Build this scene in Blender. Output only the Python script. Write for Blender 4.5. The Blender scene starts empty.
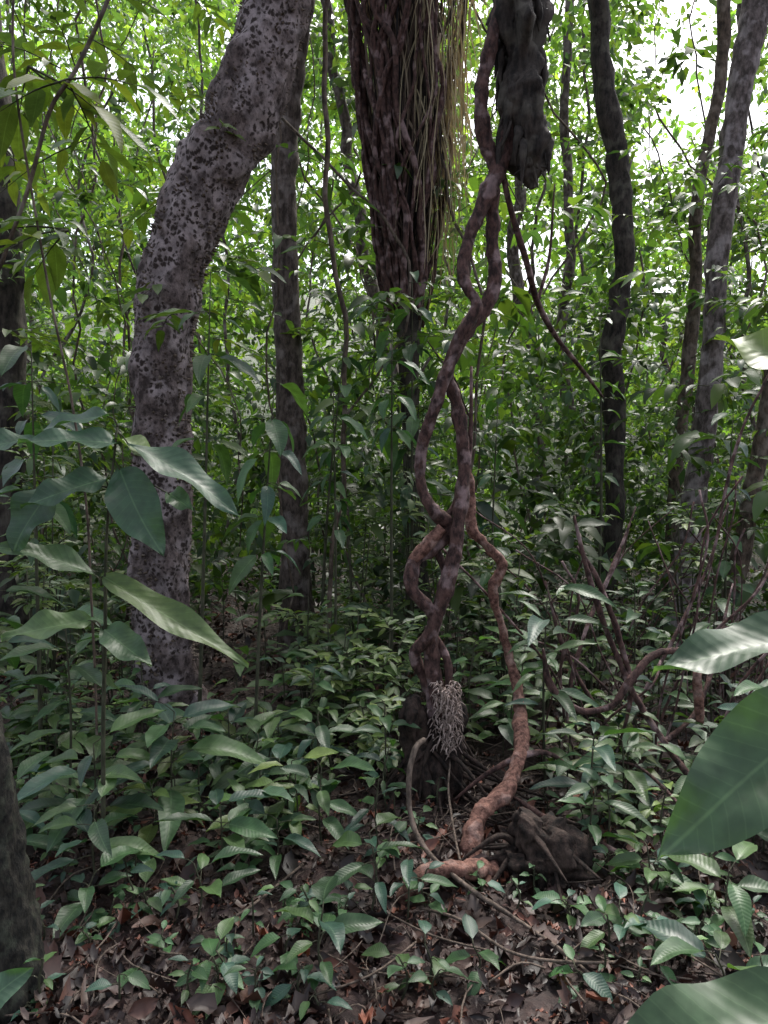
import bpy, math, random
import numpy as np
from mathutils import Vector, noise as mn
random.seed(7); rng=np.random.default_rng(7)
R=random.uniform
scene=bpy.context.scene
V=lambda *a: np.array(a,dtype=float)

# ---------------------------------------------------------------- helpers
def height(x,y):
    x=np.asarray(x,float); y=np.asarray(y,float)
    z=0.03*np.sin(x*1.7+0.4)*np.cos(y*1.3)+0.02*np.sin(x*4.1+y*2.3)+0.012*np.sin(x*9.3-y*7.7)+0.01*np.cos(x*15+y*13)
    z=z+np.clip(y-8,0,20)*0.03
    z=z+np.clip(y-26,0,60)*0.36
    return z
def H(x,y): return float(height(x,y))

def mk_obj(name,verts,quads,mat,parent=None,smooth=True,col=None,luv=None):
    verts=np.asarray(verts,dtype=np.float32); quads=np.asarray(quads,dtype=np.int32)
    me=bpy.data.meshes.new(name)
    me.vertices.add(len(verts)); me.vertices.foreach_set('co',verts.ravel())
    me.loops.add(len(quads)*4); me.loops.foreach_set('vertex_index',quads.ravel())
    me.polygons.add(len(quads)); me.polygons.foreach_set('loop_start',np.arange(0,len(quads)*4,4,dtype=np.int32))
    if smooth: me.polygons.foreach_set('use_smooth',np.ones(len(quads),dtype=bool))
    if col is not None:
        a=me.attributes.new('lcol','FLOAT_COLOR','POINT'); a.data.foreach_set('color',np.asarray(col,dtype=np.float32).ravel())
    if luv is not None:
        a=me.attributes.new('luv','FLOAT_VECTOR','POINT'); a.data.foreach_set('vector',np.asarray(luv,dtype=np.float32).ravel())
    me.update(calc_edges=True); me.validate()
    me.materials.append(mat)
    o=bpy.data.objects.new(name,me); scene.collection.objects.link(o)
    if parent: o.parent=parent
    return o
def empty(name):
    o=bpy.data.objects.new(name,None); scene.collection.objects.link(o); o.empty_display_size=0.1; return o

def spline(pts,n):
    p=np.asarray(pts,float)
    q=np.vstack([2*p[0]-p[1],p,2*p[-1]-p[-2]])
    out=[]
    for i in range(len(p)-1):
        a,b,c,d=q[i],q[i+1],q[i+2],q[i+3]
        for k in range(n):
            t=k/n
            out.append(0.5*((2*b)+(-a+c)*t+(2*a-5*b+4*c-d)*t*t+(-a+3*b-3*c+d)*t**3))
    out.append(p[-1]); return np.array(out)

class Tubes:
    def __init__(s): s.v=[]; s.q=[]; s.n=0
    def add(s,pts,rad,sides=8,sub=6,lump=0.0,wob=0.0,knot=0.0,rough=0.0,rf=14.0,zs=.7):
        p=np.asarray(pts,float)
        if np.isscalar(rad): rad=[rad]*len(p)
        pr=spline(np.hstack([p,np.array(rad,float)[:,None]]),sub)
        c=pr[:,:3].copy(); r=np.maximum(pr[:,3],0.0005)
        L=np.concatenate([[0],np.cumsum(np.linalg.norm(np.diff(c,axis=0),axis=1))])
        if wob>0:
            for ax in range(3):
                for f in (2.1,5.3,11.0):
                    c[:,ax]+=wob*(2.0/f)*np.sin(L*f+R(0,6))*(0.3 if ax==2 else 1)*np.minimum(1,L*3)
        if knot>0:
            r=r*(1+knot*(np.sin(L*38+np.sin(L*9)*2)*0.5+0.6*np.sin(L*17+1.3)))
        T=np.gradient(c,axis=0); T/=np.linalg.norm(T,axis=1)[:,None]+1e-9
        u=np.cross(T[0],V(0.3,1,0.1)); u/=np.linalg.norm(u)
        th=np.linspace(0,2*np.pi,sides,endpoint=False)
        ph=[R(0,6) for _ in range(6)]
        rings=[]
        for i in range(len(c)):
            u=u-T[i]*np.dot(u,T[i]); u/=np.linalg.norm(u)+1e-9
            w=np.cross(T[i],u)
            rr=r[i]*np.ones(sides)
            if lump>0:
                l=L[i]/max(r.mean(),.02)
                rr=rr*(1+lump*(np.sin(2*th+ph[0]+l*.25)+.7*np.sin(3*th+ph[1]-l*.45)+.5*np.sin(5*th+ph[2]+l*.8)+.5*np.sin(th+ph[3]+l*1.1)+.35*np.sin(7*th+ph[4]-l*1.7)))
            ring=c[i]+np.outer(np.cos(th)*rr,u)+np.outer(np.sin(th)*rr,w)
            if rough>0:
                for k in range(sides):
                    q=Vector(ring[k])*rf; q.z*=zs
                    f=mn.fractal(q,0.9,2.0,4)
                    ring[k]=c[i]+(ring[k]-c[i])*max(.25,1+rough*f)
            rings.append(ring)
        n=len(c)
        rings=[np.repeat(c[:1],sides,0)]+rings+[np.repeat(c[-1:],sides,0)]
        n+=2
        s.v.append(np.vstack(rings))
        i=np.arange(n-1)[:,None]*sides; j=np.arange(sides)[None,:]; j2=(j+1)%sides
        q=np.stack([i+j,i+j2,i+sides+j2,i+sides+j],axis=2).reshape(-1,4)+s.n
        s.q.append(q); s.n+=n*sides
        return c,r
    def obj(s,name,mat,parent=None,col=None):
        return mk_obj(name,np.vstack(s.v),np.vstack(s.q),mat,parent)

def norm(a): return a/(np.linalg.norm(a,axis=-1,keepdims=True)+1e-9)
class Leaves:
    def __init__(s): s.P=[];s.D=[];s.U=[];s.S=[];s.C=[]
    def add(s,p,d,u,L,W,droop,col):
        s.P.append(p);s.D.append(d);s.U.append(u);s.S.append((L,W,droop));s.C.append(col)
    def obj(s,name,mat,parent=None,seg=6,across=3,fold=0.12,serr=0.0,wave=0.03):
        return leaf_mesh(name,mat,np.array(s.P),np.array(s.D),np.array(s.U),np.array(s.S),np.array(s.C),parent,seg,across,fold,wave)
def leaf_mesh(name,mat,P,D,U,S,C,parent=None,seg=6,across=3,fold=0.12,wave=0.03,shape=0.85):
    N=len(P)
    X=norm(D); Z=norm(U-X*np.sum(U*X,axis=1,keepdims=True)); Y=np.cross(Z,X)
    t=np.linspace(0,1,seg+1)
    w=np.sin(np.pi*np.clip(t,0,1)**shape)**0.8
    w=np.clip(w*(1-0.25*t),0.03,1); w/=w.max(); w[-1]=0.01
    sd=np.linspace(-1,1,across)
    T,Sd=np.meshgrid(t,sd,indexing='ij'); Wt=np.repeat(w[:,None],across,1)
    T=T.ravel();Sd=Sd.ravel();Wt=Wt.ravel()
    L=S[:,0:1];W=S[:,1:2];dr=S[:,2:3]
    ph=rng.uniform(0,6,(N,1))
    lx=L*(T[None]-0.25*np.abs(dr)*T[None]**2)
    ly=W*0.5*Sd[None]*Wt[None]
    lz=-dr*L*T[None]**1.8+fold*W*np.abs(Sd[None])*Wt[None]*2+wave*W*2*np.sin(T[None]*13+ph+Sd[None]*1.5)*np.abs(Sd[None])
    ly=ly+0.06*L*np.sin(T[None]*2.2+ph)*T[None]
    vv=P[:,None,:]+lx[...,None]*X[:,None]+ly[...,None]*Y[:,None]+lz[...,None]*Z[:,None]
    nv=(seg+1)*across
    i=np.arange(seg)[:,None]*across; j=np.arange(across-1)[None]
    q=np.stack([i+j,i+across+j,i+across+j+1,i+j+1],axis=2).reshape(-1,4)
    Q=(q[None]+np.arange(N)[:,None,None]*nv).reshape(-1,4)
    col=np.ones((N,nv,4)); col[:,:,:3]=C[:,None,:]
    luv=np.zeros((N,nv,3)); luv[:,:,0]=T[None]; luv[:,:,1]=Sd[None]*Wt[None]; luv[:,:,2]=rng.random((N,1))
    return mk_obj(name,vv.reshape(-1,3),Q,mat,parent,True,col.reshape(-1,4),luv.reshape(-1,3))

# ---------------------------------------------------------------- materials
def newmat(name):
    m=bpy.data.materials.new(name); m.use_nodes=True; nt=m.node_tree; nt.nodes.clear()
    return m,nt,nt.nodes,nt.links
def leaf_mat(name,rough=0.42,trans=0.35,veins=False,tcol=(1.7,2.0,0.6),spec=0.5,nscale=26,simple=False):
    m,nt,N,Lk=newmat(name)
    out=N.new('ShaderNodeOutputMaterial'); mix=N.new('ShaderNodeMixShader'); mix.inputs[0].default_value=trans
    p=N.new('ShaderNodeBsdfPrincipled'); tr=N.new('ShaderNodeBsdfTranslucent')
    a=N.new('ShaderNodeAttribute'); a.attribute_name='lcol'
    p.inputs['Roughness'].default_value=rough; p.inputs['Specular IOR Level'].default_value=spec
    tint=N.new('ShaderNodeMix'); tint.data_type='RGBA'; tint.blend_type='MULTIPLY'; tint.inputs[0].default_value=1
    tint.clamp_result=False
    col=a.outputs['Color']
    if veins:
        l=N.new('ShaderNodeAttribute'); l.attribute_name='luv'
        sep=N.new('ShaderNodeSeparateXYZ'); Lk.new(l.outputs['Vector'],sep.inputs[0])
        ab=N.new('ShaderNodeMath'); ab.operation='ABSOLUTE'; Lk.new(sep.outputs[1],ab.inputs[0])
        m1=N.new('ShaderNodeMath'); m1.operation='MULTIPLY_ADD'; Lk.new(ab.outputs[0],m1.inputs[0]); m1.inputs[1].default_value=-0.16; Lk.new(sep.outputs[0],m1.inputs[2])
        m2=N.new('ShaderNodeMath'); m2.operation='MULTIPLY'; Lk.new(m1.outputs[0],m2.inputs[0]); m2.inputs[1].default_value=88
        m3=N.new('ShaderNodeMath'); m3.operation='SINE'; Lk.new(m2.outputs[0],m3.inputs[0])
        vr=N.new('ShaderNodeMapRange'); Lk.new(m3.outputs[0],vr.inputs[0]); vr.inputs[1].default_value=0.92; vr.inputs[2].default_value=1
        mr=N.new('ShaderNodeMapRange'); Lk.new(ab.outputs[0],mr.inputs[0]); mr.inputs[1].default_value=0.05; mr.inputs[2].default_value=0.012
        mx=N.new('ShaderNodeMath'); mx.operation='MAXIMUM'; Lk.new(mr.outputs[0],mx.inputs[0])
        h=N.new('ShaderNodeMath'); h.operation='MULTIPLY'; h.inputs[1].default_value=0.36; Lk.new(vr.outputs[0],h.inputs[0]); Lk.new(h.outputs[0],mx.inputs[1])
        vm=N.new('ShaderNodeMix'); vm.data_type='RGBA'; Lk.new(mx.outputs[0],vm.inputs[0]); Lk.new(col,vm.inputs[6])
        br=N.new('ShaderNodeMix'); br.data_type='RGBA'; br.blend_type='ADD'; br.inputs[0].default_value=1; Lk.new(col,br.inputs[6]); br.inputs[7].default_value=(0.04,0.06,0.03,1)
        Lk.new(br.outputs[2],vm.inputs[7]); col=vm.outputs[2]
        bp=N.new('ShaderNodeBump'); bp.inputs['Strength'].default_value=0.2; bp.inputs['Distance'].default_value=0.001
        Lk.new(m3.outputs[0],bp.inputs['Height']); Lk.new(bp.outputs[0],p.inputs['Normal'])
    if not simple:
        tc=N.new('ShaderNodeTexCoord'); nz=N.new('ShaderNodeTexNoise'); nz.inputs['Scale'].default_value=nscale; nz.inputs['Detail'].default_value=4
        Lk.new(tc.outputs['Object'],nz.inputs['Vector'])
        rr=N.new('ShaderNodeMapRange'); rr.inputs[3].default_value=0.4; rr.inputs[4].default_value=1.6; Lk.new(nz.outputs[0],rr.inputs[0])
        mm=N.new('ShaderNodeVectorMath'); mm.operation='SCALE'; Lk.new(col,mm.inputs[0]); Lk.new(rr.outputs[0],mm.inputs['Scale']); col=mm.outputs[0]
        r2=N.new('ShaderNodeMapRange'); r2.inputs[3].default_value=rough-0.1; r2.inputs[4].default_value=rough+0.15; Lk.new(nz.outputs[0],r2.inputs[0]); Lk.new(r2.outputs[0],p.inputs['Roughness'])
    Lk.new(col,p.inputs['Base Color'])
    Lk.new(col,tint.inputs[6]); tint.inputs[7].default_value=(*tcol,1); Lk.new(tint.outputs[2],tr.inputs['Color'])
    Lk.new(p.outputs[0],mix.inputs[1]); Lk.new(tr.outputs[0],mix.inputs[2]); Lk.new(mix.outputs[0],out.inputs[0])
    return m
def bark_mat(name,c1,c2,c3=None,scale=14,stretch=0.35,patch=0.55,bump=0.6,rough=0.85,dist=0.012,spots=0):
    m,nt,N,Lk=newmat(name)
    out=N.new('ShaderNodeOutputMaterial'); p=N.new('ShaderNodeBsdfPrincipled'); Lk.new(p.outputs[0],out.inputs[0])
    tc=N.new('ShaderNodeTexCoord'); mp=N.new('ShaderNodeMapping'); mp.inputs['Scale'].default_value=(1,1,stretch); Lk.new(tc.outputs['Object'],mp.inputs[0])
    n1=N.new('ShaderNodeTexNoise'); n1.inputs['Scale'].default_value=scale; n1.inputs['Detail'].default_value=8; n1.inputs['Roughness'].default_value=0.68; Lk.new(mp.outputs[0],n1.inputs['Vector'])
    n2=N.new('ShaderNodeTexNoise'); n2.inputs['Scale'].default_value=scale*0.3; n2.inputs['Detail'].default_value=6; Lk.new(tc.outputs['Object'],n2.inputs['Vector'])
    r=N.new('ShaderNodeValToRGB'); Lk.new(n1.outputs[0],r.inputs[0])
    r.color_ramp.elements[0].position=0.40; r.color_ramp.elements[0].color=(*c1,1); r.color_ramp.elements[1].position=0.62; r.color_ramp.elements[1].color=(*c2,1)
    col=r.outputs[0]
    if c3:
        rp=N.new('ShaderNodeMapRange'); rp.inputs[1].default_value=patch-.03; rp.inputs[2].default_value=patch+0.07; Lk.new(n2.outputs[0],rp.inputs[0])
        mx=N.new('ShaderNodeMix'); mx.data_type='RGBA'; Lk.new(rp.outputs[0],mx.inputs[0]); Lk.new(col,mx.inputs[6]); mx.inputs[7].default_value=(*c3,1)
        m4=N.new('ShaderNodeMix'); m4.data_type='RGBA'; Lk.new(n1.outputs[0],m4.inputs[0]); Lk.new(col,m4.inputs[6]); Lk.new(mx.outputs[2],m4.inputs[7]); col=m4.outputs[2]
    h=n1.outputs[0]
    if spots:
        ds=N.new('ShaderNodeMix'); ds.data_type='RGBA'; ds.blend_type='LINEAR_LIGHT'; ds.inputs[0].default_value=0.04
        Lk.new(tc.outputs['Object'],ds.inputs[6]); Lk.new(n1.outputs['Color'],ds.inputs[7])
        vo=N.new('ShaderNodeTexVoronoi'); vo.inputs['Scale'].default_value=spots; Lk.new(ds.outputs[2],vo.inputs['Vector'])
        th=N.new('ShaderNodeMapRange'); th.inputs[1].default_value=.35; th.inputs[2].default_value=.7; th.inputs[3].default_value=.12; th.inputs[4].default_value=.5; Lk.new(n2.outputs[0],th.inputs[0])
        sb=N.new('ShaderNodeMath'); sb.operation='SUBTRACT'; Lk.new(vo.outputs['Distance'],sb.inputs[0]); Lk.new(th.outputs[0],sb.inputs[1])
        sr=N.new('ShaderNodeMapRange'); sr.inputs[1].default_value=-0.06; sr.inputs[2].default_value=0.18; Lk.new(sb.outputs[0],sr.inputs[0])
        dm=N.new('ShaderNodeMix'); dm.data_type='RGBA'; Lk.new(sr.outputs[0],dm.inputs[0]); dm.inputs[6].default_value=(0.035,0.024,0.022,1); Lk.new(col,dm.inputs[7]); col=dm.outputs[2]
    Lk.new(col,p.inputs['Base Color']); p.inputs['Roughness'].default_value=rough; p.inputs['Specular IOR Level'].default_value=0.3
    b=N.new('ShaderNodeBump'); b.inputs['Strength'].default_value=bump; b.inputs['Distance'].default_value=dist; Lk.new(h,b.inputs['Height']); Lk.new(b.outputs[0],p.inputs['Normal'])
    return m
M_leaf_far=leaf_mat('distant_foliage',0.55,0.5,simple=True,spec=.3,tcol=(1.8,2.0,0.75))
M_leaf_mid=leaf_mat('understory_leaf',0.42,0.38,simple=True,spec=.5)
M_leaf=leaf_mat('broad_leaf',0.42,0.25,veins=True,spec=0.5)
M_dead=leaf_mat('dead_leaf',0.5,0.08,tcol=(1.3,1,0.7),nscale=40)
M_frond=leaf_mat('dry_frond',0.7,0.2,tcol=(1.2,1,0.7),spec=0.3,simple=True)
M_bark_grey=bark_mat('spiny_grey_bark',(0.045,0.033,0.032),(0.20,0.155,0.15),(0.46,0.39,0.40),scale=18,stretch=0.7,spots=30,patch=.5,bump=1,dist=.02)
M_bark_pale=bark_mat('mottled_bark',(0.05,0.04,0.036),(0.18,0.145,0.14),(0.42,0.37,0.38),scale=26,stretch=0.4,patch=.52,bump=1)
M_bark_dark=bark_mat('dark_bark',(0.012,0.010,0.009),(0.06,0.048,0.041),(0.12,0.11,0.09),scale=24,stretch=0.35,bump=1)
M_bark_brown=bark_mat('brown_bark',(0.04,0.03,0.022),(0.15,0.11,0.085),(0.25,0.21,0.18),scale=26,stretch=0.4,bump=1)
M_bark_mid=bark_mat('brown_grey_bark',(0.035,0.026,0.022),(0.14,0.108,0.095),(0.28,0.24,0.23),scale=26,stretch=0.4,patch=.55,bump=1)
M_rot=bark_mat('rotten_wood',(0.008,0.006,0.005),(0.05,0.032,0.026),(0.09,0.062,0.05),scale=34,stretch=0.5,bump=1,dist=.02)
M_liana=bark_mat('liana_bark',(0.024,0.013,0.012),(0.12,0.065,0.056),(0.36,0.26,0.26),scale=38,stretch=0.5,patch=0.56,bump=1)
M_liana_red=bark_mat('red_liana_bark',(0.07,0.032,0.025),(0.27,0.14,0.108),(0.42,0.29,0.25),scale=40,stretch=1,patch=0.54,bump=1)
M_stem=bark_mat('green_stem',(0.03,0.033,0.018),(0.08,0.08,0.05),scale=40)
M_pale=bark_mat('pale_root',(0.15,0.11,0.09),(0.5,0.4,0.36),scale=60)
M_vine=bark_mat('thin_vine_bark',(0.06,0.045,0.035),(0.17,0.13,0.105),scale=50)

def ground_mat():
    m,nt,N,Lk=newmat('forest_floor')
    out=N.new('ShaderNodeOutputMaterial'); p=N.new('ShaderNodeBsdfPrincipled'); Lk.new(p.outputs[0],out.inputs[0])
    tc=N.new('ShaderNodeTexCoord')
    n1=N.new('ShaderNodeTexNoise'); n1.inputs['Scale'].default_value=9; n1.inputs['Detail'].default_value=10; n1.inputs['Roughness'].default_value=0.7; Lk.new(tc.outputs['Object'],n1.inputs['Vector'])
    r=N.new('ShaderNodeValToRGB'); Lk.new(n1.outputs[0],r.inputs[0])
    e=r.color_ramp.elements; e[0].position=0.35; e[0].color=(0.010,0.005,0.005,1); e[1].position=0.7; e[1].color=(0.065,0.034,0.028,1)
    s=N.new('ShaderNodeSeparateXYZ'); Lk.new(tc.outputs['Object'],s.inputs[0])
    mr=N.new('ShaderNodeMapRange'); mr.inputs[1].default_value=9; mr.inputs[2].default_value=22; Lk.new(s.outputs[1],mr.inputs[0])
    n2=N.new('ShaderNodeTexNoise'); n2.inputs['Scale'].default_value=1.3; n2.inputs['Detail'].default_value=10; n2.inputs['Roughness'].default_value=0.75; Lk.new(tc.outputs['Object'],n2.inputs['Vector'])
    r2=N.new('ShaderNodeValToRGB'); Lk.new(n2.outputs[0],r2.inputs[0])
    e=r2.color_ramp.elements; e[0].position=0.4; e[0].color=(0.008,0.014,0.005,1); e[1].position=0.66; e[1].color=(0.06,0.10,0.03,1)
    mx=N.new('ShaderNodeMix'); mx.data_type='RGBA'; Lk.new(mr.outputs[0],mx.inputs[0]); Lk.new(r.outputs[0],mx.inputs[6]); Lk.new(r2.outputs[0],mx.inputs[7])
    Lk.new(mx.outputs[2],p.inputs['Base Color']); p.inputs['Roughness'].default_value=0.7
    v=N.new('ShaderNodeTexVoronoi'); v.inputs['Scale'].default_value=22; Lk.new(tc.outputs['Object'],v.inputs['Vector'])
    ad=N.new('ShaderNodeMath'); ad.operation='ADD'; Lk.new(v.outputs[0],ad.inputs[0]); Lk.new(n1.outputs[0],ad.inputs[1])
    b=N.new('ShaderNodeBump'); b.inputs['Strength'].default_value=0.8; b.inputs['Distance'].default_value=0.03; Lk.new(ad.outputs[0],b.inputs['Height']); Lk.new(b.outputs[0],p.inputs['Normal'])
    return m
ax=np.concatenate([np.linspace(-400,-30,12),np.linspace(-25,-6,12),np.linspace(-5.5,5.5,180),np.linspace(6,25,12),np.linspace(30,400,12)])
ay=np.concatenate([np.linspace(-300,-10,10),np.linspace(-8,0.5,8),np.linspace(0.8,10,180),np.linspace(10.5,30,20),np.linspace(33,120,24),np.linspace(150,500,8)])
gx,gy=np.meshgrid(ax,ay); gz=height(gx,gy)
near=(np.abs(gx)<6)&(gy>0)&(gy<10.5)
gz=gz+near*rng.normal(0,0.008,gx.shape)
nx=len(ax); i=np.arange(len(ay)-1)[:,None]*nx; j=np.arange(nx-1)[None]
mk_obj('ground',np.stack([gx,gy,gz],2).reshape(-1,3),np.stack([i+j,i+j+1,i+nx+j+1,i+nx+j],2).reshape(-1,4),ground_mat())

# ---------------------------------------------------------------- colours
def greens(n,bright=1.0,warm=0.0):
    base=np.array([[0.045,0.085,0.032],[0.06,0.11,0.036],[0.04,0.08,0.046],[0.08,0.125,0.035],[0.05,0.10,0.03]])
    c=base[rng.integers(0,5,n)]*rng.uniform(0.65,1.3,(n,1))*bright
    c=c*(1+warm*np.array([0.5,0.15,-0.2])); return c
def green(b=1.0,w=0.0): return greens(1,b,w)[0]

def cloud(name,centers,rad,k,Lr,asp,bright,warm,mat,parent=None,flat=0.6,seg=2,across=2,sp=0.8,cb=None):
    n=len(centers)
    c=np.repeat(centers,k,0); rr=np.repeat(rad,k)[:,None]
    d=norm(rng.normal(size=(n*k,3)))*(rng.random((n*k,1))**0.5)
    d[:,2]*=flat
    P=c+d*rr
    hz=height(P[:,0],P[:,1])+0.03
    P[:,2]=np.maximum(P[:,2],hz)
    D=norm(d*1.0+rng.normal(0,0.6,(n*k,3))+V(0,0,-0.35))
    U=norm(rng.normal(0,sp,(n*k,3))+V(0,0,1))
    cs=np.repeat(rng.uniform(.65,1.5,n),k)
    L=rng.uniform(Lr[0],Lr[1],n*k)*cs
    S=np.stack([L,L*rng.uniform(asp*0.8,asp*1.2,n*k),rng.uniform(0.05,0.4,n*k)],1)
    if cb is None: cb=rng.uniform(0.55,1.4,n)
    C=greens(n*k,bright,warm)*np.repeat(cb,k)[:,None]
    return leaf_mesh(name,mat,P,D,U,S,C,parent,seg,across,0.1,0.0)

def region(n,y0,y1,zfun,wx=0.6,pad=1.2):
    y=rng.uniform(y0,y1,n); x=rng.uniform(-1,1,n)*(wx*y+pad)
    z=height(x,y)+rng.random(n)*zfun(y)
    return np.stack([x,y,z],1)
def clumpy(c,f,th,seed):
    s=np.sin(c[:,0]*f+seed)+np.sin(c[:,1]*f*.8+seed*2)+np.sin(c[:,2]*f*1.3+seed*3)+np.sin((c[:,0]+c[:,2])*f*.7+seed)
    return c[s>th]
def boughs(c,m,sx,sz):
    n=len(c); a=rng.uniform(0,6.28,n); t_=rng.uniform(-1,1,(n,m))
    sl=rng.uniform(-.5,.25,n)
    X=c[:,None,0]+np.cos(a)[:,None]*t_*sx+rng.normal(0,sx*.25,(n,m))
    Y_=c[:,None,1]+np.sin(a)[:,None]*t_*sx+rng.normal(0,sx*.25,(n,m))
    Z_=c[:,None,2]+t_*sl[:,None]*sx+rng.normal(0,sz,(n,m))
    b=np.repeat(rng.uniform(.4,1.55,n),m)*rng.uniform(.8,1.2,n*m)
    return np.stack([X,Y_,Z_],2).reshape(-1,3),b
def gap(c,w,z0):
    return ~((np.abs(c[:,0]/c[:,1]-.42)<w)&((c[:,2]-1.5)/c[:,1]>z0)&(rng.random(len(c))<.8))
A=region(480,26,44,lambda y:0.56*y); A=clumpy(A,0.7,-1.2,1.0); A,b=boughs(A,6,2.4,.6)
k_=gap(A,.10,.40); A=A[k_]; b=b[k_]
cloud('distant_forest_foliage',A,rng.uniform(0.7,1.7,len(A)),24,(0.28,0.5),0.5,2.0,0.45,M_leaf_far,cb=b)  # leaf colour lightened, distance haze painted into it
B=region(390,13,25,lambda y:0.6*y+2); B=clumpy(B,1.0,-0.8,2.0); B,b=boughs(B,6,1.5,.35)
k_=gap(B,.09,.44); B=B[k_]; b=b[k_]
b*=np.interp(B[:,2],[0,4,9],[.9,1.05,1.2])  # low boughs coloured darker, shade towards the ground painted in
cloud('forest_foliage',B,rng.uniform(0.35,1.0,len(B)),26,(0.13,0.26),0.48,1.6,0.5,M_leaf_far,cb=b)  # lightened less than the far boughs, haze again put in the colour
C=region(230,7.5,13,lambda y:0.66*y+2); C=clumpy(C,1.5,-0.9,3.0); C,b=boughs(C,6,.8,.18)
k_=gap(C,.07,.42); C=C[k_]; b=b[k_]
b*=np.interp(C[:,2],[0,2.5,6],[.6,.85,1.1])  # leaf colour darkens downward, painting the dim lower band
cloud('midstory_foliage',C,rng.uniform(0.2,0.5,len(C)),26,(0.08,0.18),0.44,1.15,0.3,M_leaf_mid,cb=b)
D_=region(1200,6.4,14,lambda y:0.0*y+2.4); b=np.interp(D_[:,2],[0,2.5],[.6,1.1])*rng.uniform(.4,1.5,len(D_))  # bush leaf colour carries painted shade near the ground
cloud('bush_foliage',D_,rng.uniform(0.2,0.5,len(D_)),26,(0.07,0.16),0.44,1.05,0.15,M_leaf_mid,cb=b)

# ---------------------------------------------------------------- trunks
def tree(name,pts,rad,mat,sides=20,lump=0.03,crown=None,wob=0.0,sub=10,spikes=0,flare=True,rough=0.0,rf=9,zs=.7):
    e=empty(name)
    t=Tubes(); c,r=t.add(pts,rad,sides,sub,lump,wob,0,rough,rf,zs)
    base=np.array(pts[0],float)
    if rad[0]>0.06 and flare:
        for k in range(5):
            a=k*1.256+R(-.3,.3); rr=rad[0]
            t.add([base+V(0,0,0.30),base+V(math.cos(a)*rr*.8,math.sin(a)*rr*.8,0.12),base+V(math.cos(a)*rr*1.5,math.sin(a)*rr*1.5,-0.0)],[rr*.4,rr*.34,rr*.12],10,5,0.05,0,0,.2,12)
    topp=np.array(pts[-1],float)
    ends=[]
    if crown:
        for k in range(5):
            a=R(0,6.28); q=topp+V(math.cos(a)*crown*.5,math.sin(a)*crown*.5,crown*R(.2,.6)); q2=topp+V(math.cos(a)*crown,math.sin(a)*crown,crown*R(.3,1.0))
            t.add([topp-V(0,0,.1),q,q2],[r[-1]*.6,r[-1]*.35,.01],7,5,0.03); ends+= [q,q2]
    t.obj('trunk',mat,e)
    if spikes:
        V_=[];Q_=[];n=0
        for _ in range(spikes):
            i=random.randrange(2,len(c)-2); a=R(0,6.28); T=norm(c[i+1]-c[i-1]); u=norm(np.cross(T,V(0,1,0.1))); w=np.cross(T,u)
            if math.sin(c[i][2]*5+a*2)+math.sin(a*3-c[i][2]*9)<-.6: continue
            d=u*math.cos(a)+w*math.sin(a); f=R(0,1); p=c[i]*(1-f)+c[i+1]*f; p=p+d*r[i]*0.95
            s=R(.004,.013); hgt=R(.014,.036)
            tt=norm(np.cross(d,T))
            V_+= [p+tt*s,p+T*s,p-tt*s,p-T*s,p+d*hgt+tt*.002,p+d*hgt+T*.002,p+d*hgt-tt*.002,p+d*hgt-T*.002]
            Q_+= [[n,n+1,n+5,n+4],[n+1,n+2,n+6,n+5],[n+2,n+3,n+7,n+6],[n+3,n,n+4,n+7],[n+4,n+5,n+6,n+7]]; n+=8
        mk_obj('bark_spines',np.array(V_),np.array(Q_),M_bark_brown,e)
    if crown:
        cs=np.array([q+rng.normal(0,crown*.25,3) for q in ends for _ in range(3)])
        cloud('crown',cs,rng.uniform(.4,.8,len(cs)),18,(0.14,0.24),0.45,1.0,0.2,M_leaf_mid,e)
    return e
tree('spiny_bark_tree',[(-1.39,4.75,-.08),(-1.41,4.72,.25),(-1.437,4.7,.69),(-1.41,4.7,1.33),(-1.405,4.7,1.96),(-1.35,4.7,2.60),(-1.17,4.7,3.17),(-.884,4.7,3.68),(-.71,4.7,4.19),(-.60,4.7,4.70),(-.47,4.7,5.5),(-.4,4.8,7.2)],
     [.24,.205,.18,.18,.175,.185,.205,.215,.20,.205,.2,.16],M_bark_grey,44,0.02,crown=2.2,sub=14,spikes=4600,rough=.22,rf=7)
tree('slender_forest_tree',[(-.742,6.3,-.1),(-.76,6.3,.84),(-.785,6.3,1.70),(-.81,6.3,2.72),(-.836,6.3,3.83),(-.785,6.3,4.68),(-.67,6.3,5.53),(-.6,6.3,7.5)],[.17,.12,.115,.11,.105,.11,.10,.09],M_bark_mid,24,0.03,crown=2,rough=.22,rf=11)
tree('mottled_tree',[(2.45,6.3,-.1),(2.5,6.3,.15),(2.57,6.3,.76),(2.70,6.3,1.7),(2.78,6.3,2.72),(2.80,6.3,3.4),(2.95,6.3,4.68),(3.09,6.3,5.53),(3.3,6.3,7.5)],[.12,.10,.095,.095,.09,.09,.1,.11,.1],M_bark_pale,22,0.035,rough=.22,rf=11)
tree('dark_forest_tree',[(2.1,7,-.1),(2.12,7,.77),(2.16,7,1.43),(2.19,7,2.66),(2.22,7,3.5),(2.10,7,4.5),(2.0,7,6.0),(1.95,7,8)],[.11,.09,.09,.095,.095,.095,.09,.08],M_bark_dark,20,0.07,wob=0.04,rough=.3)
tree('leaning_brown_tree',[(2.9,7.5,0),(2.95,7.5,1.0),(3.0,7.5,2.04),(3.1,7.5,3.26),(3.13,7.5,4.3),(3.3,7.5,5.3),(3.33,7.5,6.3),(3.4,7.5,8.5)],[.08,.07,.065,.065,.06,.06,.06,.05],M_bark_brown,12,0.04,rough=.15,wob=.02)
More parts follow.
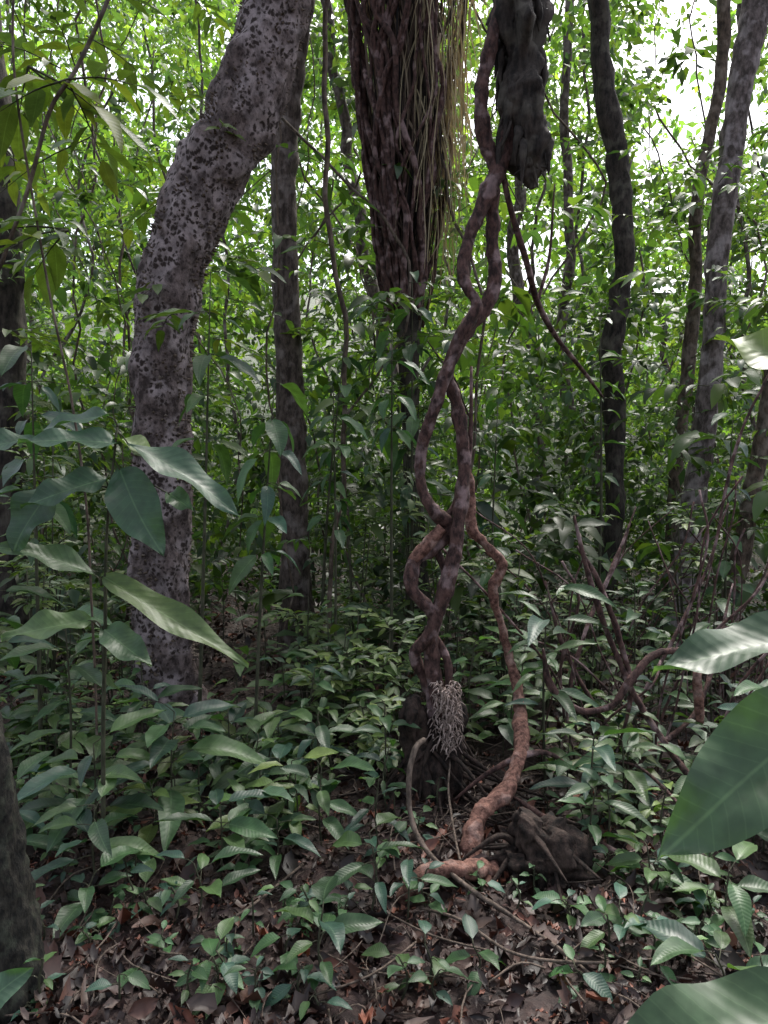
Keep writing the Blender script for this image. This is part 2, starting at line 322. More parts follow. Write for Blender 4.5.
tree('bent_sapling_tree',[(2.75,9,-.0),(2.6,9,1.0),(2.5,9,1.9),(2.27,9,2.27),(2.17,9,3.0),(2.2,9,4.1),(2.17,9,5.07),(2.17,9,7.3),(2.1,9,9)],[.07,.07,.065,.065,.065,.06,.055,.05,.04],M_bark_mid,12,0.04,rough=.15,wob=.03)
tree('edge_brown_tree',[(2.75,6,-.05),(2.9,6,.8),(2.98,6,1.3),(3.12,6,2.2),(3.2,6,3),(3.5,6,5),(3.8,6,7)],[.09,.075,.07,.07,.07,.06,.05],M_bark_brown,12,0.04,rough=.15)
tree('dark_forest_tree',[(-2.85,5.5,-.1),(-2.8,5.5,.6),(-2.78,5.5,2.0),(-2.8,5.5,3.5),(-2.9,5.5,5),(-3.1,5.5,7)],[.2,.15,.13,.13,.12,.1],M_bark_dark,20,0.05,rough=.25)
tree('dark_near_trunk',[(-1.0,1.95,-.05),(-1.015,1.97,.1),(-1.045,2,.32),(-1.075,2,.6),(-1.13,2,.95),(-1.22,2,1.4),(-1.38,2,2.2),(-1.7,2,4)],[.075,.066,.06,.057,.055,.052,.05,.03],
     bark_mat('mossy_dark_bark',(0.010,0.010,0.009),(0.05,0.045,0.035),(0.07,0.08,0.055),scale=60,stretch=0.35,bump=1),48,0.04,flare=False,rough=.3,rf=26,sub=24,zs=.4)
t=Tubes()
for k in range(34):
    y=R(9,26); x=R(-.6,.6)*y; h=H(x,y); hh=R(5,.75*y+4); r0=R(.015,.045) if k%4 else R(.06,.14)
    lx,ly=R(-2.2,2.2),R(-.4,.4)
    pts=[(x+lx*f**1.3+R(-.2,.2),y+ly*f,h-.1+hh*f) for f in (0,.2,.4,.6,.8,1)]
    t.add(pts,[r0*(1-.5*f) for f in (0,.2,.4,.6,.8,1)],8,6,0.03,0.08)
t.obj('distant_tree_trunks',M_bark_mid)

# ---------------------------------------------------------------- palm trunk skirted with dead fronds
e=empty('palm_tree_with_dead_fronds')
t=Tubes(); t.add([(.3,6.1,-.05),(.26,6.1,1),(.21,6.1,2.2),(.195,6.1,3),(.22,6.1,4),(.22,6.1,5.3),(.25,6.1,7)],[.12,.08,.08,.12,.18,.22,.22],16,8,0.06); t.obj('trunk',M_bark_dark,e)
P=[];Q=[];Cc=[];n=0
env=lambda z: np.interp(z,[2.7,3.0,3.8,4.6,5.4,6.2],[.10,.15,.25,.33,.44,.5])
pal=[(0.03,0.022,0.018),(0.07,0.05,0.04),(0.12,0.085,0.065),(0.34,0.27,0.2),(0.012,0.01,0.01),(0.02,0.015,0.014)]
for k in range(860):
    a=R(0,6.28); bun=math.sin(a*5)*.06
    z0=R(3.6,6.3); ln=R(.7,2.3); z1=max(2.75+R(0,.7)+.25*math.sin(a*3),z0-ln); pale=(math.cos(a)>.1 and z0>4.2 and R(0,1)<.6)
    col=(0.36,0.31,0.2) if pale else random.choice(pal); f=R(.65,1.08); w=R(.003,.014); m=10
    tw=R(0,3); da=R(-.5,.5); kink=R(-.07,.07)
    for i in range(m):
        u=i/(m-1); z=z0+(z1-z0)*u; rr=env(z)*f+bun*(z-2.8)*.3+(0.24*u if pale else 0); aa=a+da*u
        cx,cy=.20+math.cos(aa)*rr+kink*math.sin(u*5+k),6.1+math.sin(aa)*rr
        tx,ty=math.cos(aa+1.57+tw*u),math.sin(aa+1.57+tw*u); ww=w*(1-.8*u)
        P+= [(cx-tx*ww,cy-ty*ww,z),(cx+tx*ww,cy+ty*ww,z)]; Cc+= [(*col,1)]*2
        if i: Q.append([n+2*i-2,n+2*i-1,n+2*i+1,n+2*i])
    n+=2*m
mk_obj('hanging_dead_fronds',np.array(P),np.array(Q),M_frond,e,True,Cc,np.zeros((len(P),3)))
t=Tubes()
for k in range(30):
    a=R(2.6,4.9) if k<22 else R(0,6.28); pts=[]
    for z in np.linspace(6.0,2.8,11):
        a+=R(-.4,.4); a=min(max(a,2.3),5.2) if k<22 else a; rr=env(z)*1.12+R(-.02,.06); pts.append((.20+math.cos(a)*rr,6.1+math.sin(a)*rr,z+R(-.1,.1)))
    t.add(pts,[R(.01,.026)]*11,8,6,0.05)
t.obj('climbing_vine_stems',M_liana,e)
lv=Leaves(); t=Tubes()
for k in range(12):
    a=k*.449*3.1+R(0,.4); o=V(.22,6.1,6.6); pts=[o+V(math.cos(a)*q*2.3,math.sin(a)*q*2.3,1.1*math.sin(q*2.6)-q*q*.9) for q in np.linspace(0,1,7)]
    c,r=t.add(pts,[.03,.025,.02,.016,.012,.008,.004],6,5)
    for i in range(3,len(c)-1):
        T=norm(c[i+1]-c[i-1]); sd=norm(np.cross(T,V(0,0,1)))
        for s in (-1,1): lv.add(c[i],norm(sd*s+T*.4+V(0,0,-.5)),V(0,0,1),.5,.03,.35,green(1.0,.2))
t.obj('frond_ribs',M_stem,e); lv.obj('fronds',M_leaf_mid,e,4,3)

# ---------------------------------------------------------------- central liana
e=empty('twisted_liana')
t=Tubes()
Y=3.4
t.add([(.62,Y,3.9),(.60,Y,3.6),(.615,Y,3.3),(.61,Y,3.1),(.635,Y,2.95),(.655,Y,2.84),(.67,Y,2.78)],[.10,.115,.095,.08,.08,.055,.02],40,20,0.10,0,.04,.65,14,.35)
t.add([(.60,Y,5.5),(.60,Y,4.7),(.62,Y,3.9)],[.10,.115,.12],28,14,0.09,0,0,.5,16)
for k in range(90):
    a=R(0,6.28); z=R(2.95,4.2); o=V(.615+math.cos(a)*.075,Y+math.sin(a)*.075,z)
    t.add([o,o+V(math.cos(a)*.025,math.sin(a)*.02,-.06),o+V(math.cos(a)*.04+R(-.02,.02),0,-R(.10,.25))],[R(.006,.018),R(.008,.018),.002],8,6,0.15,0,0,.5,30)
for k in range(22):
    o=V(.655+R(-.06,.07),Y+R(-.05,.05),2.93); t.add([o,o+V(R(-.03,.03),0,-.06),o+V(R(-.05,.05),0,-R(.06,.17))],[.016,.012,.002],8,4,0.1,0,0,.5,30)
t.obj('shaggy_column',M_bark_dark,e)
t=Tubes()
K=dict(sides=16,sub=10,lump=0.07,wob=0.007,knot=0.10,rough=.3,rf=20)
t.add([(.54,Y-.05,3.75),(.50,Y-.06,3.5),(.45,Y-.05,3.3),(.435,Y-.04,3.15),(.45,Y,3.0),(.495,Y,2.86),(.50,Y+.03,2.7),(.505,Y+.05,2.52),(.515,Y+.04,2.39),(.47,Y+.03,2.25),(.39,Y,2.15),(.32,Y-.02,2.03),(.235,Y-.04,1.84),(.17,Y-.02,1.62),(.165,Y,1.45),(.22,Y,1.33),(.30,Y+.03,1.26),(.26,Y+.03,1.17),(.14,Y,1.09),(.125,Y-.03,.97),(.225,Y-.03,.84),(.215,Y,.70),(.25,Y,.45),(.27,Y,.25)],
      [.024,.028,.03,.03,.033,.03,.028,.028,.032,.027,.026,.026,.026,.025,.026,.03,.032,.03,.03,.03,.033,.034,.045,.05],**K)
t.add([(.58,Y,3.15),(.53,Y,2.92),(.45,Y,2.72),(.385,Y-.02,2.56),(.355,Y-.03,2.42),(.375,Y-.05,2.33),(.42,Y-.05,2.24),(.35,Y-.05,2.11),(.305,Y+.02,1.97),(.345,Y+.05,1.80),(.375,Y+.04,1.56),(.35,Y,1.33),(.315,Y-.03,1.1),(.265,Y-.05,.92),(.20,Y-.03,.75),(.135,Y+.02,.645),(.19,Y+.04,.52),(.265,Y+.04,.35),(.28,Y,.15)],
      [.04,.042,.034,.027,.03,.027,.028,.026,.026,.028,.032,.033,.034,.032,.030,.028,.032,.048,.06],**K)
t.add([(.41,Y+.1,2.0),(.40,Y+.08,1.6),(.33,Y+.06,1.35),(.24,Y+.05,1.2),(.29,Y+.05,1.0),(.22,Y+.04,.8),(.30,Y,.6),(.27,Y,.3)],[.006,.014,.016,.018,.02,.018,.018,.022],10,8,0.05,0,.05,.2,20)
t.add([(.53,Y,2.86),(.60,3.5,2.7),(.68,3.6,2.53),(.78,3.8,2.37),(.92,4.0,2.23),(1.1,4.2,2.1),(1.28,4.4,1.95)],[.014,.014,.016,.016,.014,.012,.008],9,8,0.05,.01)
t.add([(.78,3.8,2.37),(.84,3.8,2.6),(.87,3.8,2.95)],[.01,.008,.004],6,8,0,.01)
t.obj('twisted_stems',M_liana,e)
t=Tubes()
K=dict(sides=20,sub=14,lump=0.06,wob=0.005,knot=0.14,rough=.35,rf=24)
t.add([(.40,3.62,1.62),(.43,3.62,1.38),(.42,3.6,1.24),(.50,3.58,1.14),(.575,3.6,1.05),(.53,3.6,.92),(.57,3.62,.78),(.62,3.62,.6),(.655,3.5,.42),(.61,3.25,.26),(.51,3.05,.16),(.40,2.93,.13),(.345,2.84,.06),(.35,2.76,-.03)],
      [.006,.02,.024,.025,.025,.022,.019,.021,.028,.034,.035,.035,.035,.034],**K)
t.add([(.06,2.56,-.03),(.12,2.58,.045),(.2,2.60,.07),(.29,2.62,.06),(.38,2.67,.03),(.45,2.72,-.04)],[.02,.03,.035,.037,.034,.028],**K)
t.add([(.13,Y+.01,1.09),(.2,Y,1.17),(.27,Y+.0,1.25)],[.028,.032,.028],14,8,.06,0,.1,.2,22)
t.add([(1.5,3.5,.55),(1.51,3.5,.42),(1.52,3.5,.3)],[.02,.022,.018],10,6,.08)
t.obj('reddish_stems',M_liana_red,e)
t=Tubes()
t.add([(.27,Y,.46),(.27,Y,.38),(.26,Y,.25),(.25,Y,.1),(.25,Y,-.05)],[.05,.08,.095,.12,.2],52,20,0.08,0,0,.7,9,.35)
t.add([(.15,Y-.05,.48),(.13,Y-.05,.40),(.15,Y-.05,.25),(.17,Y-.05,.0)],[.02,.06,.07,.10],40,16,0.08,0,0,.7,12,.4)
for k in range(60):
    a=R(0,6.28); r1=R(.15,.5); o=V(.22+R(-.1,.1),Y+R(-.08,.05),R(.0,.3))
    t.add([o,o+V(math.cos(a)*.1,math.sin(a)*.1,-.03),V(o[0]+math.cos(a)*r1,o[1]+math.sin(a)*r1,R(0,.05)),V(o[0]+math.cos(a+.3)*r1*1.6,o[1]+math.sin(a+.3)*r1*1.6,-.01)],[.012,.010,.006,.002],7,6,0.08,.02)
t.obj('root_mound',M_rot,e)
t=Tubes()
for k in range(380):
    a=R(3.3,6.4); z=R(.25,.55); o=V(.285+math.cos(a)*R(.02,.07),Y-.03+math.sin(a)*R(.05,.11),z)
    d=V(R(-.03,.03),R(-.04,.0),R(-.03,.012))
    t.add([o,o+d*.6+V(0,0,.006),o+d*1.1+V(R(-.015,.015),0,-.012)],[.0036,.003,.0012],4,3)
t.obj('pale_rootlets',M_pale,e)
e=empty('rotten_stump'); t=Tubes()
t.add([(.57,2.72,-.08),(.57,2.72,.02),(.58,2.73,.10),(.55,2.72,.17),(.57,2.72,.21)],[.2,.13,.10,.07,.03],52,20,0.10,0,0,.75,13,.5)
for k in range(22):
    a=R(0,6.28); o=V(.57+R(-.06,.06),2.72,R(.0,.15)); t.add([o,o+V(math.cos(a)*.08,math.sin(a)*.08,R(-.03,.06)),o+V(math.cos(a)*.25,math.sin(a)*.25,-.05)],[.014,.012,.003],8,6,0.12,0.01,0,.4,20)
t.obj('stump_body',M_rot,e)

t=Tubes()
vs=[([(.9,3.5,1.3),(.95,3.5,1.05),(1.03,3.5,.8),(1.13,3.5,.58),(1.25,3.4,.32),(1.4,3.2,.1),(1.6,3.0,-.02)],.015),
    ([(.93,3.55,1.15),(1.02,3.5,1.0),(1.12,3.5,.72),(1.17,3.5,.45),(1.1,3.5,.1)],.013),
    ([(1.6,3.4,.74),(1.41,3.4,.68),(1.26,3.4,.655),(1.13,3.35,.54),(1.05,3.35,.43),(.89,3.35,.41),(.78,3.4,.5),(.74,3.4,.68)],.017),
    ([(1.5,4.4,1.3),(1.3,4.2,.9),(1.1,4.0,.6),(1.0,3.9,.3),(1.05,3.8,0)],.013),
    ([(.9,4.1,.9),(1.0,4.1,.6),(1.12,4.0,.3),(1.3,3.8,.06),(1.7,3.6,.02)],.012),
    ([(1.9,4.0,.9),(1.7,3.8,.55),(1.5,3.6,.3),(1.2,3.4,.15),(1.0,3.2,.03)],.012),
    ([(2.4,4.5,2.3),(2.1,4.4,1.7),(1.9,4.3,1.0),(1.6,4.1,.5),(1.3,4.0,.1)],.010),
    ([(.95,3.4,.1),(1.1,3.2,.22),(1.25,2.9,.12),(1.4,2.6,.02)],.007),
    ([(.3,3.2,.05),(.5,3.2,.2),(.72,3.25,.25),(.9,3.4,.1)],.014),
    ([(.55,3.1,.12),(.7,3.0,.06),(.9,2.8,.03),(1.1,2.5,.0)],.013)]
for p,r in vs: t.add(p,[r*R(.85,1.15)*(1 if 0<q<len(p)-1 else .35) for q in range(len(p))],12,10,0.06,0.015,.06,.25,20)
for k in range(34):
    x=R(.8,2.2); y=R(3.4,4.8); a=R(-.6,.6); hh=R(.5,1.5)
    t.add([(x,y,0),(x+a*.3,y,hh*.4),(x+a*.9+R(-.1,.1),y+R(-.1,.1),hh*.8),(x+a*1.4,y,hh)],R(.003,.008),6,6,0,0.03)
t.obj('tangled_vines',M_liana)
t=Tubes()
t.add([(.165,2.95,.42),(.125,2.9,.40),(.10,2.85,.3),(.11,2.8,.16),(.17,2.7,.08),(.3,2.5,.06),(.42,2.4,.03),(.55,2.2,.03),(.66,2.05,.0)],[.010,.012,.011,.010,.010,.008,.007,.006,.005],9,8,0.08,0.004,.06,.2,30)
t.add([(.12,2.45,.02),(.25,2.35,.04),(.4,2.2,.03),(.6,2.15,.04),(.9,2.2,.02)],[.005]*5,6,8,0,0.012)
t.add([(.3,3.3,.2),(.28,3.1,.1),(.32,2.6,.02),(.5,2.3,.02)],[.005]*4,6,8,0,0.01)
t.add([(-.6,2.3,.02),(-.45,2.4,.05),(-.3,2.7,.04)],[.005]*3,6,8,0,0.01)
for k in range(560):
    x,y=R(-1.8,2.4),R(1.6,5); a=R(0,6.28); l=R(.03,.25); z=H(x,y)+.02
    t.add([(x,y,z),(x+math.cos(a)*l,y+math.sin(a)*l,z+R(0,.04)),(x+math.cos(a+.3)*l*2,y+math.sin(a+.3)*l*2,z)],R(.001,.004),5,4,0,0.006)
t.obj('fallen_twigs_and_runners',M_vine)
t=Tubes()
t.add([(-1.0,3,3.6),(-1.05,3,3.42),(-1.2,3,3.1),(-1.31,3,2.93),(-1.42,3,2.6),(-1.52,3,2.35),(-1.62,3,2.1),(-1.7,3,1.2),(-1.75,3,0)],[.008]*9,8,8,0,.01)
t.add([(-1.45,3,3.5),(-1.46,3,3.05),(-1.38,3,2.5),(-1.25,3,1.8),(-1.2,3,1.1),(-1.2,3,0)],[.005]*6,7,8,0,.01)
t.add([(-.4,5,5),(-.36,5,4.0),(-.32,5,3.1),(-.3,5,2.0),(-.31,5,.9),(-.3,5,0)],[.018,.018,.018,.018,.016,.016],8,8,0.04,.05)
for k in range(26):
    y=R(5.2,10); x=R(-.55,.55)*y; z1=R(4,8)
    t.add([(x+R(-1,1),y,z1),(x+R(-.5,.5),y,z1*.7),(x+R(-.5,.5),y,z1*.4),(x,y,0)],R(.004,.013),6,10,0,0.08)
t.obj('hanging_vines',M_bark_brown)

# ---------------------------------------------------------------- leafy plants
def twig(lv,t,o,d,ln,n,L,W,b,w,droop=.3,r=.004):
    d=norm(d); pts=[o+d*ln*q+V(0,0,-ln*.25*q*q) for q in (0,.5,1)]
    c,_=t.add(pts,[r,r*.7,r*.3],4,3)
    for i in range(n):
        q=(i+1)/n; p=o+d*ln*q+V(0,0,-ln*.25*q*q); s=1 if i%2 else -1
        sd=norm(np.cross(d,V(0,0,1)))*s
        dd=norm(sd*R(.6,1.1)+d*R(.5,1)+V(0,0,R(-.5,.1)))
        if i==n-1: dd=norm(d+V(0,0,-.4))
        l=L*R(.65,1.15)
        lv.add(p,dd,norm(V(R(-.4,.4),R(-.7,.2),1)),l,W*l/L*R(.85,1.1),R(.05,droop),green(b,w))
def sapling(name,x,y,hgt,L,W,n,b=.85,w=0.0,t0=.45,el=.15,lean=(0,0),droop=.5,lv=None,t=None,cool=True):
    own=lv is None
    if own: lv=Leaves(); t=Tubes()
    z=H(x,y); pts=[V(x,y,z-.02),V(x+lean[0]*.4+R(-.03,.03),y+lean[1]*.4,z+hgt*.5),V(x+lean[0],y+lean[1],z+hgt)]
    c,_=t.add(pts,[.003+hgt*.004,.003+hgt*.0025,.0025],6,6)
    a=R(0,6); tint=V(.85,1,1.2) if cool else V(1,1,1)
    for i in range(n):
        q=t0+(1-t0)*(i/(max(1,n-1))); p=c[min(len(c)-1,int(q*(len(c)-1)))]
        a+=2.4+R(-.4,.4); e_=el+R(-.35,.35)+.35*(q-.6); d=V(math.cos(a)*math.cos(e_),math.sin(a)*math.cos(e_),math.sin(e_))
        pl=L*R(.12,.35); o=p+d*pl
        t.add([p,p+d*pl*.5+V(0,0,.004),o],[.0022,.0018,.0016],4,2)
        l=L*R(.55,1.15); lv.add(o,d,norm(V(R(-.3,.3),R(-.5,.15),1)),l,W*l/L*R(.85,1.2),R(.15,droop),green(b,w)*tint)
    if own:
        e=empty(name); t.obj('stem',M_stem,e); lv.obj('leaves',M_leaf,e,10,5,.1)
for a in [(-.85,2.95,.50,.30,.10,17),(-1.1,2.75,.42,.26,.09,13),(-.45,3.1,.3,.2,.07,8),(-1.35,3.1,.85,.25,.085,13),(-1.75,3.3,.95,.25,.085,13),(-1.7,3.7,.5,.22,.08,12),(-1.2,3.7,.45,.22,.08,12),
          (-.6,2.65,.28,.2,.07,10),(-1.35,2.6,.35,.22,.08,10),(-1.5,2.9,.3,.24,.085,10),(-.75,3.5,.4,.22,.08,11),
          (-.05,2.45,.30,.19,.07,8),(-.18,2.1,.22,.17,.065,7),(.08,2.42,.22,.13,.045,5),(-.95,2.35,.16,.16,.06,6),(-.02,2.85,.3,.15,.05,7),
          (.78,3.5,.98,.27,.065,18),(.68,3.75,.5,.22,.06,8),(.90,3.1,.5,.22,.06,12),(.82,2.8,.33,.2,.06,8),(1.05,3.2,.35,.2,.065,8),(1.45,3.8,.4,.24,.07,11),(1.15,2.4,.22,.2,.075,8),(1.35,2.8,.3,.2,.07,9),(.7,2.25,.12,.12,.05,5),
          (1.75,3.3,.5,.24,.08,11),(1.9,4.2,.8,.22,.07,13),(.95,2.05,.15,.2,.075,6),(-.35,3.7,.5,.17,.055,12),(1.6,2.9,.35,.22,.075,10),(.95,2.6,.18,.16,.06,7),(1.5,4.4,.9,.22,.065,14),
          (.02,3.15,.3,.13,.04,8),(.0,3.3,.45,.15,.045,10),(-.25,2.9,.34,.2,.07,10),(-.4,2.7,.22,.17,.06,8),(-.62,2.35,.2,.18,.065,7),(-.3,3.3,.4,.2,.065,10),(-1.0,2.5,.3,.22,.08,9)]:
    sapling('broadleaf_sapling',*a)
sapling('drooping_leaf_sapling',-.65,3.6,1.95,.22,.08,20,b=.95,t0=.6,el=-.45,droop=.7,lean=(.12,0))
sapling('drooping_leaf_sapling',.05,4.6,2.4,.22,.085,16,b=1,t0=.75,el=-.4,droop=.7)
sapling('drooping_leaf_sapling',.2,5.3,2.9,.26,.10,26,b=1,t0=.5,el=-.4,droop=.7)
sapling('drooping_leaf_sapling',-.3,4.4,2.0,.2,.07,16,b=1,t0=.65,el=-.2,droop=.6)
sapling('drooping_leaf_sapling',-1.0,3.9,2.6,.26,.09,16,b=1.1,t0=.7,el=-.3,droop=.6,cool=False,lean=(.1,0))
sapling('drooping_leaf_sapling',-1.7,3.6,2.1,.26,.09,18,b=.9,t0=.6,el=-.3,droop=.6)
sapling('drooping_leaf_sapling',1.5,5.2,2.6,.2,.07,18,b=.9,t0=.5,el=-.2,droop=.6)
sapling('drooping_leaf_sapling',.75,4.9,1.9,.2,.07,18,b=.9,t0=.4,el=-.3,droop=.6)
sapling('drooping_leaf_sapling',-.45,5.0,2.5,.22,.08,20,b=1,t0=.5,el=-.3,droop=.6,lean=(.2,0))
sapling('drooping_leaf_sapling',2.3,4.9,1.9,.2,.07,18,b=.9,t0=.4,el=-.3,droop=.6)

def laid(name,stem,leaves,Y,seg=16,fold=.08):
    e=empty(name); t=Tubes(); lv=Leaves()
    if stem: t.add(stem,[.009,.007,.005,.004][:len(stem)],8,8,0,.004)
    for (bx,bz,tx,tz,W,dy,up,b,w,hook) in leaves:
        B=V(bx,Y,bz); T=V(tx,Y+dy,tz); l=np.linalg.norm(T-B); U=norm(V(*up))
        dr=.15
        lv.add(B,norm((T-B)/l+dr*U*.9),U,l*1.06,W,dr,V(.048,.10,.058)*b*V(1+w,1+w*.4,1-w*.5))
        if hook is not None: t.add([V(*hook),(V(*hook)+B)/2+V(0,0,.01),B+norm(T-B)*.01],[.004,.003,.0025],6,4)
    t.obj('stem',M_stem,e); lv.obj('leaves',M_leaf,e,seg,7,fold,wave=.06)
up=(0,-.75,.65)
laid('large_leaf_sapling',[(-1.02,2.6,-.02),(-1.0,2.6,.8),(-.98,2.6,1.3),(-.93,2.6,1.66)],[
  (-.93,1.52,-.76,1.23,.17,-.1,up,.9,0,(-.96,2.6,1.55)),(-.92,1.60,-1.22,1.62,.12,-.1,(0,-.5,.8),1,0,(-.93,2.6,1.62)),(-.96,1.70,-1.26,1.66,.10,.1,(0,-.5,.8),.9,0,(-.93,2.6,1.66)),
  (-.90,1.60,-.50,1.37,.14,-.05,(.2,-.5,.8),.9,0,(-.93,2.6,1.64)),(-1.15,1.46,-1.26,1.24,.16,-.1,up,.8,0,(-.97,2.6,1.45)),(-1.0,1.14,-.49,.85,.12,-.15,(.2,-.55,.8),.9,.7,(-1.0,2.6,1.1)),
  (-1.22,1.62,-1.42,1.56,.12,-.1,(0,-.5,.8),.9,0,None),(-.97,1.48,-1.2,1.40,.14,-.15,(0,-.6,.7),.8,0,(-.97,2.6,1.42)),(-1.02,1.14,-1.32,1.27,.11,-.1,(0,-.5,.8),1,.3,(-1.0,2.6,1.1)),
  (-.95,1.62,-.75,1.5,.13,.1,(0,-.4,.9),1.3,.8,(-.93,2.6,1.64)),(-1.04,.98,-1.3,.93,.13,-.1,(0,-.5,.8),1.2,.5,(-1.0,2.6,.95)),(-1.0,.95,-.8,.85,.12,-.1,(0,-.5,.8),1,.2,(-1.0,2.6,.93)),
  (-.76,1.43,-.66,1.38,.08,-.05,up,1.1,.2,(-.93,2.6,1.5))],2.6)
laid('foreground_broadleaf_plant',[(.86,1.15,-.02),(.84,1.15,.6),(.80,1.15,1.1),(.74,1.15,1.3)],[
  (.70,1.155,.39,.975,.155,-.06,(-.3,-.75,.6),.9,.15,(.79,1.15,1.18)),(.66,1.255,.40,1.22,.10,-.02,(0,-.35,.9),.7,.1,(.75,1.15,1.27)),
  (.68,.68,.30,.60,.16,-.05,(0,-.3,.95),.8,.2,(.82,1.15,.7)),(.72,1.62,.54,1.72,.12,.1,(.1,-.8,.6),1.0,1.0,(.74,1.15,1.3)),(.76,1.3,.95,1.2,.12,.2,(0,-.4,.9),1,0,(.74,1.15,1.3))],1.1)
laid('foreground_broadleaf_plant',[(-.66,1.1,-.02),(-.68,1.1,.4),(-.7,1.1,.60)],[(-.68,.62,-.57,.70,.07,.05,up,1,0,(-.7,1.1,.60)),(-.72,.62,-.85,.70,.09,.05,up,1,0,(-.7,1.1,.60))],1.1)

for (x,y,hh,nt_) in [(-.25,3.95,.6,30),(.0,4.1,.75,26),(-.05,3.6,.35,18),(-.5,4.6,.7,20),(1.3,4.6,.8,24),(.75,4.4,1.2,22),(-2.0,4.2,1.2,26),(2.0,4.8,1.4,26),(-2.1,4.6,2.2,26),(.4,4.9,1.3,22),(.2,5.6,2.6,40),(-.2,5.2,1.5,28)]:
    e=empty('leafy_shrub'); lv=Leaves(); t=Tubes()
    for k in range(nt_):
        a=R(0,6.28); q=R(.3,1); o=V(x+R(-.12,.12),y+R(-.12,.12),H(x,y)+hh*q*.9)
        if k%4==0: t.add([(x,y,H(x,y)),o],[.006,.004],5,3)
        twig(lv,t,o,V(math.cos(a),math.sin(a),R(0,.9)),R(.12,.3),7,.10,.036,1.25,.45)
    t.obj('stems',M_stem,e); lv.obj('leaves',M_leaf,e,5,3,.1)

e=empty('overhanging_leafy_branch'); lv=Leaves(); t=Tubes()
for k in range(50):
    y=R(3.4,5.6); x=-R(.2,.56)*y; z=R(2.3,1.5+.66*y); a=R(0,6.28)
    if abs(x/y+.3+.08*max(0,-(z-3)))<.07 and y<4.7: continue
    twig(lv,t,V(x,y,z),V(math.cos(a),math.sin(a),R(-.3,.3)),R(.3,.55),8,.17,.06,1.3,.8,.5,.004)
for x,y,z in [(-1.25,3,3.05),(-1.4,3,3.1),(-1.3,3.1,2.5)]:
    for k in range(3):
        a=R(0,6.28); twig(lv,t,V(x,y,z),V(math.cos(a),math.sin(a),R(-.4,.2)),R(.25,.4),5,.24,.08,1.3,1.,.5,.005)
t.obj('twigs',M_stem,e); lv.obj('leaves',M_leaf,e,6,3,.1)

lv=Leaves(); t=Tubes()
block=[(-.125,6.3,.04,-1,9),(.04,6.1,.09,2.9,9),(.31,7,.02,0,9),(.41,6.3,.025,0,9)]
for k in range(2000):
    y=R(4.9,8.5); x=R(-.58,.58)*y; z=H(x,y)+R(.1,1)**1.4*(.62*y+.4)
    rt=x/y
    if any(abs(rt-b[0])<b[2] and y<b[1] and b[3]<z<b[4] and R(0,1)<.8 for b in block): continue
    if abs(rt-.42)<.08 and (z-1.5)/y>.44: continue
    if y<5.3 and abs(x+1.4)<.6 : continue
    if math.sin(x*2.3+1)+math.sin(z*2.9+y)+math.sin(y*3+x)<-.6: continue
    a=R(0,6.28); s=R(.07,.15) if k%5<3 else R(.15,.28)
    bb=(.75+.14*z)*R(.6,1.3)  # leaf tone rises with height, low shade painted into the colour
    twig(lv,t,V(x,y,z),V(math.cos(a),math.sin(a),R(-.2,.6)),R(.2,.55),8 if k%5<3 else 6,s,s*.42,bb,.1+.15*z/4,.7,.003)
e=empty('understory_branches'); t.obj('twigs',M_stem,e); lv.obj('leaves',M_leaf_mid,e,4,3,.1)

lv=Leaves(); t=Tubes()
for k in range(500):
    y=R(3.0,9.5)if k%2 else R(2.8,5); x=R(-.6,.6)*y
    if abs(x-.3)<.42 and y<3.75: continue
    if -.35<x<.8 and y<3.3: continue
    if abs(x/y+.23)<.06 and y>4.2 and y<5.6: continue
    s=R(.08,.2); sapling('x',x,y,R(.12,.75)*(1 if y>4 else .5),s,s*.38,random.randint(5,11),b=R(.7,1.4),w=R(0,.4),lv=lv,t=t,cool=bool(k%2))
for k in range(110):
    y=R(1.9,3.2); x=R(-.55,.55)*y; s=R(.04,.11); sapling('x',x,y,R(.04,.16),s,s*.45,random.randint(3,7),b=R(.8,1.3),lv=lv,t=t)
e=empty('undergrowth_plants'); t.obj('stems',M_stem,e); lv.obj('leaves',M_leaf,e,5,3,.1)

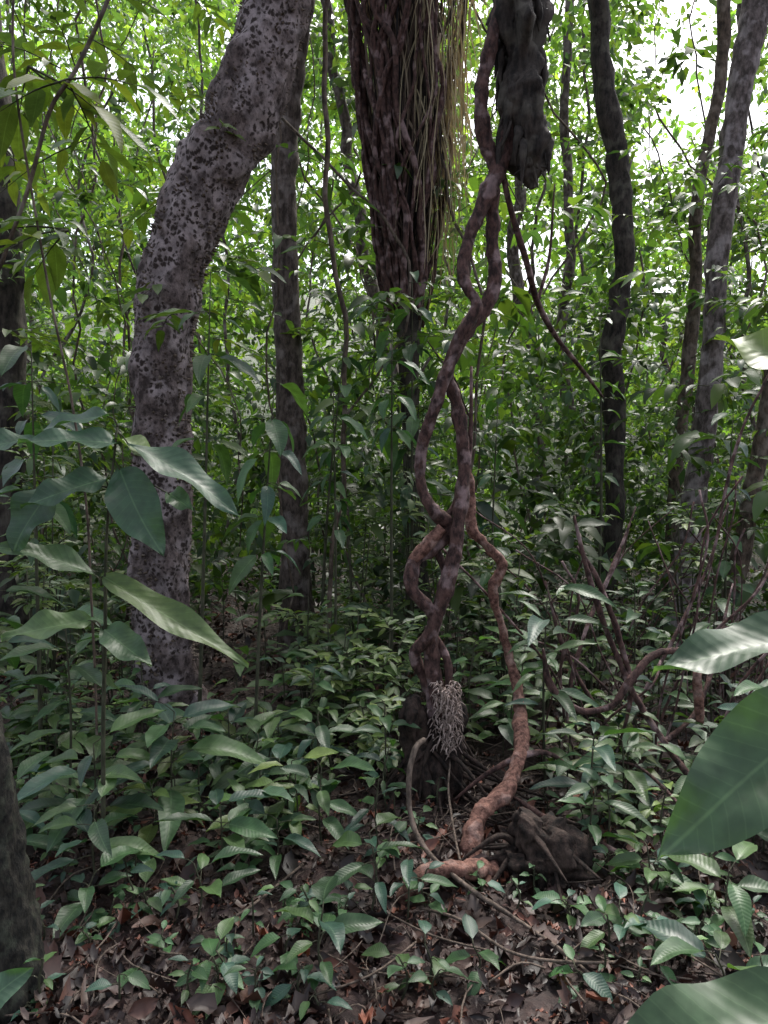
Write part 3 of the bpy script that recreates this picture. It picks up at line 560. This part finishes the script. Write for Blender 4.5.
n=30000
y=1.2+rng.random(n)**1.5*10; x=rng.uniform(-1,1,n)*(.6*y+.5); z=height(x,y)+rng.uniform(.002,.035,n)
a=rng.uniform(0,6.28,n); D=np.stack([np.cos(a),np.sin(a),rng.normal(0,.25,n)],1); U=norm(rng.normal(0,.45,(n,3))+V(0,0,1))
L=rng.uniform(.012,.05,n)+rng.random(n)**5*.09; S=np.stack([L,L*rng.uniform(.2,.6,n),rng.uniform(-.6,.7,n)],1)
pal=np.array([[.052,.026,.021],[.03,.015,.013],[.08,.038,.028],[.17,.06,.038],[.016,.009,.008],[.09,.06,.05],[.026,.014,.012],[.045,.024,.022]])
C=pal[rng.integers(0,8,n)]*rng.uniform(.5,1.25,(n,1))
leaf_mesh('leaf_litter',M_dead,np.stack([x,y,z],1),D,U,S,C,None,4,3,.15,.22)

# ---------------------------------------------------------------- light
el,rot=math.radians(58),math.radians(24)
w=bpy.data.worlds.new('World'); scene.world=w; w.use_nodes=True
nt=w.node_tree; bg=nt.nodes['Background']; sky=nt.nodes.new('ShaderNodeTexSky'); sky.sky_type='NISHITA'; sky.sun_disc=False
sky.sun_elevation=el; sky.sun_rotation=rot; sky.dust_density=5.0; sky.air_density=1.0; sky.ozone_density=1.0
hs=nt.nodes.new('ShaderNodeHueSaturation'); hs.inputs['Saturation'].default_value=.5
nt.links.new(sky.outputs[0],hs.inputs['Color']); nt.links.new(hs.outputs[0],bg.inputs[0]); bg.inputs[1].default_value=0.34
sd=Vector((math.sin(rot)*math.cos(el),math.cos(rot)*math.cos(el),math.sin(el)))
ld=bpy.data.lights.new('sun','SUN'); ld.energy=5.0; ld.angle=math.radians(14); ld.color=(1,.97,.9)
lo=bpy.data.objects.new('sun',ld); scene.collection.objects.link(lo); lo.rotation_euler=sd.to_track_quat('Z','Y').to_euler(); lo.location=(5,15,20)
cd=bpy.data.cameras.new('camera'); cam=bpy.data.objects.new('camera',cd); scene.collection.objects.link(cam)
cd.sensor_fit='VERTICAL'; cd.sensor_height=36; cd.lens=26; cd.clip_start=.05; cd.clip_end=1500
cam.location=(0,0,1.5); cam.rotation_euler=(math.radians(87),0,0); scene.camera=cam
scene.view_settings.view_transform='Standard'; scene.view_settings.look='None'; scene.view_settings.exposure=0
